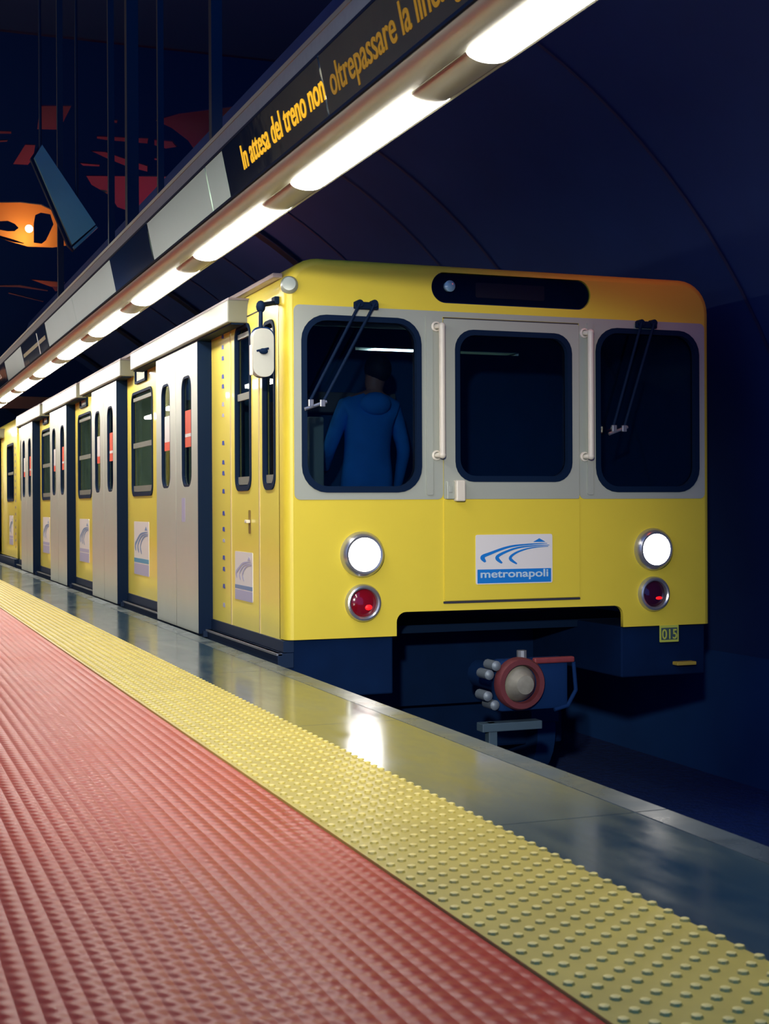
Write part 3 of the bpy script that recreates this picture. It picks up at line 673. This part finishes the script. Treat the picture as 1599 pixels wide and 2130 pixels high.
# ================================================================== HALL SCREEN WITH OPENINGS
POL = {
'r1': [(1.11, 8.62), (1.71, 8.68), (1.47, 8.18), (1.05, 8.15)],
'r2': [(0.2, 8.06), (0.57, 8.08), (0.57, 8.02), (0.2, 7.99)],
'r2b': [(0.2, 7.87), (0.51, 7.91), (0.48, 7.86), (0.2, 7.82)],
'r3': [(0.83, 7.85), (1.02, 7.86), (0.97, 7.58), (0.87, 7.45), (0.59, 7.44)],
'r4': [(2.19, 8.13), (3.21, 8.18), (3.19, 8.06), (2.36, 8.06), (2.19, 8.07)],
'r4b': [(3.32, 8.16), (3.69, 8.16), (3.79, 8.05), (3.55, 7.99), (3.32, 8.04)],
'r5': [(2.05, 7.83), (2.36, 7.84), (2.62, 7.77), (3.19, 7.63), (3.19, 7.5), (2.79, 7.57), (2.36, 7.71)],
'r6': [(1.84, 7.58), (2.25, 7.58), (2.24, 7.53), (1.92, 7.52)],
'r7': [(3.32, 7.8), (3.48, 7.79), (3.47, 7.74), (3.32, 7.75)],
'r8': [(3.33, 8.54), (3.84, 8.73), (4.97, 8.98), (4.97, 8.25), (4.17, 7.96), (4.0, 8.19), (3.67, 8.41)],
'r9': [(1.97, 7.34), (3.69, 7.46), (3.41, 7.04), (2.99, 6.71), (2.8, 6.7), (2.58, 6.76), (2.45, 6.97), (2.08, 7.16)],
'r10': [(2.4, 8.47), (2.6, 8.48), (2.59, 8.41), (2.51, 8.41)],
'r11': [(0.24, 5.11), (0.72, 5.14), (1.24, 5.07), (1.24, 5.04), (0.67, 5.09), (0.24, 5.08)],
'r12': [(0.5, 4.99), (1.16, 4.85), (1.14, 4.83), (0.49, 4.96)],
'r13': [(0.88, 5.26), (1.56, 5.24), (1.48, 5.05), (1.37, 5.05), (1.32, 5.12)],
'dish': [(-0.21, 6.49), (0.09, 6.64), (0.35, 6.7), (0.73, 6.73), (1.12, 6.71), (1.38, 6.6), (1.56, 6.26), (1.67, 5.96), (1.33, 5.89), (0.86, 5.88), (0.6, 5.94), (0.34, 6.01), (0.04, 6.14), (-0.22, 6.3)],
}
EYE = [(0.19, 6.29), (0.34, 6.35), (0.5, 6.37), (0.63, 6.32), (0.7, 6.25), (0.63, 6.19), (0.5, 6.18), (0.34, 6.2), (0.19, 6.24)]
FIN = [(1.02, 6.52), (1.12, 6.57), (1.3, 6.55), (1.36, 6.36), (1.22, 6.05), (1.14, 5.98), (0.99, 5.99), (0.99, 6.36)]
STK = [(0.19, 6.12), (0.34, 6.08), (0.6, 6.02), (0.8, 5.96), (0.6, 5.98), (0.34, 6.04), (0.19, 6.07)]
HF = frame((0, 20, 0), (1, 0, 0), (0, 0, 1))
struct(plate('wall_screen', [[(-8.8, 3.0), (7.9, 3.0), (7.9, 9.95), (-8.8, 9.95)]]+list(POL.values()), HF, 0, .08, NEARBLK))
mb = MB(); mb.box(-.7, 2.4, 21.6, 21.7, 5.45, 7.05); struct(mb.build('wall_amber', ORW))
mb = MB(); mb.box(-.7, 2.4, 20.1, 21.7, 7.05, 7.10); mb.box(-.7, 2.4, 20.1, 21.7, 5.40, 5.45); struct(mb.build('wall_amber', ORW))
mb = MB(); mb.box(-3, 7.8, 23.4, 23.5, 3.0, 9.95); struct(mb.build('wall_red_lit', RDW))
mb = MB(); mb.ball((.97, 20.75, 6.37), .075, 16); tag(mb.build('amber_bulb', emit('amber_bulb_glow', (1, .9, .78), 12), smooth=True), 'small bright bulb glowing in the amber opening', 'lamp')
for nm, P, lb in (('baffle_plate', EYE, 'dark oval plate hanging left inside the amber opening'), ('baffle_plate', FIN, 'dark fin shaped plate beside the bulb in the amber opening'), ('baffle_plate', STK, 'thin dark slanting plate low in the amber opening')):
    tag(plate(nm, [P], HF, -.10, .06, NEARBLK), lb, 'baffle')

# tilted panel hanging in the hall
TP = frame((0, 4, 0), (1, 0, 0), (0, 0, 1))
TPr = root('hanging_panel', (-.65, 4, 3.4), 'tilted blue grey metal panel hanging beside the amber opening', 'panel')
plate('panel_face', [[(-0.914, 3.696), (-0.852, 3.803), (-0.426, 3.186), (-0.618, 3.008)]], TP, .05, .05, SCREENM, TPr)
plate('panel_end', [[(-0.610, 2.994), (-0.422, 3.176), (-0.408, 3.162), (-0.597, 2.973)]], TP, .05, .05, mat('panel_end_teal', (.06, .18, .20), .4), TPr)
plate('panel_frame', [[(-0.940, 3.697), (-0.863, 3.816), (-0.408, 3.169), (-0.599, 2.966), (-0.646, 3.011)]], TP, 0, .06, RUB, TPr)
for xx, zz in ((-.86, 3.77), (-.57, 3.36)):
    mb = MB(); mb.cyl((xx, 4, zz), (xx, 4, 10.0), .012, n=8); mb.build('suspension_rod', HANG, TPr)
point('panel_fill_light', (-.75, 3.35, 2.95), 1.5, (.75, .95, 1), .1)  # added fill without a fixture, brightens the lower end of the tilted panel

# ================================================================== DRIVER
def person():
    fx, fy, fz = .75, .72, .11
    bm = bmesh.new(); lay = bm.verts.layers.skin.verify()
    V = {}
    def v(n, p, r, par=None):
        q = bm.verts.new((fx+p[0], fy+p[1], fz+p[2])); q[lay].radius = r if hasattr(r, '__len__') else (r, r); V[n] = q
        if par: bm.edges.new((V[par], q))
        return q
    v('pelvis', (0, 0, .95), (.16, .12)); V['pelvis'][lay].use_root = True
    v('waist', (0, -.01, 1.10), (.155, .115), 'pelvis'); v('chest', (.01, -.02, 1.28), (.175, .125), 'waist'); v('upper', (.02, -.01, 1.38), (.13, .10), 'chest')
    v('neck', (.05, .02, 1.48), .055, 'upper'); v('skull', (.085, .05, 1.565), (.072, .085), 'neck'); v('crown', (.095, .055, 1.66), (.068, .08), 'skull')
    for s, nm in ((-1, 'l'), (1, 'r')):
        v('sh'+nm, (s*.165+.02, 0, 1.385), .062, 'upper')
        v('el'+nm, (s*.245+.01, -.01 if s > 0 else .05, 1.11), .047, 'sh'+nm)
        wr = (s*.235+.02, .10, .90) if s > 0 else (s*.20, .22, 1.0)
        v('wr'+nm, wr, .030, 'el'+nm)
        d = Vector((0, .05, -.07)) if s > 0 else Vector((.0, .08, -.01))
        pw = Vector(wr); pal = pw+d*.7; v('pa'+nm, pal, .026, 'wr'+nm)
        for k in range(4):
            off = Vector(((k-1.5)*.02, 0, 0)); a = pal+d*.45+off; b = a+d*.3+Vector((0, 0, -.012)); c = b+Vector((0, .004, -.02*(1 if k < 3 else .8)))
            v('f%d%s' % (k, nm), a, .009, 'pa'+nm); v('g%d%s' % (k, nm), b, .008, 'f%d%s' % (k, nm)); v('h%d%s' % (k, nm), c, .007, 'g%d%s' % (k, nm))
        t1 = pw+d*.35+Vector((-s*.04, .01, 0)); v('t'+nm, t1, .010, 'pa'+nm); v('u'+nm, t1+d*.35, .008, 't'+nm)
        v('hip'+nm, (s*.09, 0, .88), .10, 'pelvis'); v('kn'+nm, (s*.11, .02, .49), .065, 'hip'+nm); v('an'+nm, (s*.12, -.01, .09), .042, 'kn'+nm); v('toe'+nm, (s*.13, .14, .035), .035, 'an'+nm)
    me = bpy.data.meshes.new('person'); bm.to_mesh(me); bm.free()
    o = bpy.data.objects.new('person_tmp', me); COL.objects.link(o)
    o.modifiers.new('s', 'SKIN').use_smooth_shade = True; o.modifiers.new('d', 'SUBSURF').levels = 2
    dg = bpy.context.evaluated_depsgraph_get(); dg.update()
    m2 = bpy.data.meshes.new_from_object(o.evaluated_get(dg)); bpy.data.objects.remove(o)
    m2.materials.clear()
    for mm in (mat('blue_jacket', (.02, .28, .85), .7, noise=.2, nscale=10, bump=.3, bscale=12), mat('dark_trousers', (.02, .03, .05), .8), mat('skin', (.55, .22, .16), .5)): m2.materials.append(mm)
    for p in m2.polygons:
        c = p.center-Vector((fx, fy, fz)); p.use_smooth = True
        hand = abs(c.x) > .12 and c.z < 1.08 and c.y > (.105 if c.x > 0 else .20)
        p.material_index = 2 if (c.z > 1.455 or (hand and c.z > .7)) else (0 if c.z > .86 else 1)
    p = finish('person', m2, None); tag(p, 'person in a blue jacket standing in the cab behind the left windscreen, back turned', 'person')
    mb = MB(); mb.ball((fx+.095, fy+.035, fz+1.635), (.088, .098, .095), 20)
    mb.build('hair', mat('dark_hair', (.012, .012, .018), .7), p, smooth=True)
    mb = MB(); mb.tube([(fx+.05+.075*math.cos(a), fy+.01+.07*math.sin(a), fz+1.435+.01*math.sin(a)) for a in [2*PI*i/12 for i in range(13)]], .022, 8); mb.build('collar', bpy.data.materials['blue_jacket'], p, smooth=True)
    mb = MB(); mb.ball((fx+.03, fy-.10, fz+1.40), (.105, .055, .075), 16); mb.build('hood', bpy.data.materials['blue_jacket'], p, smooth=True)
person()
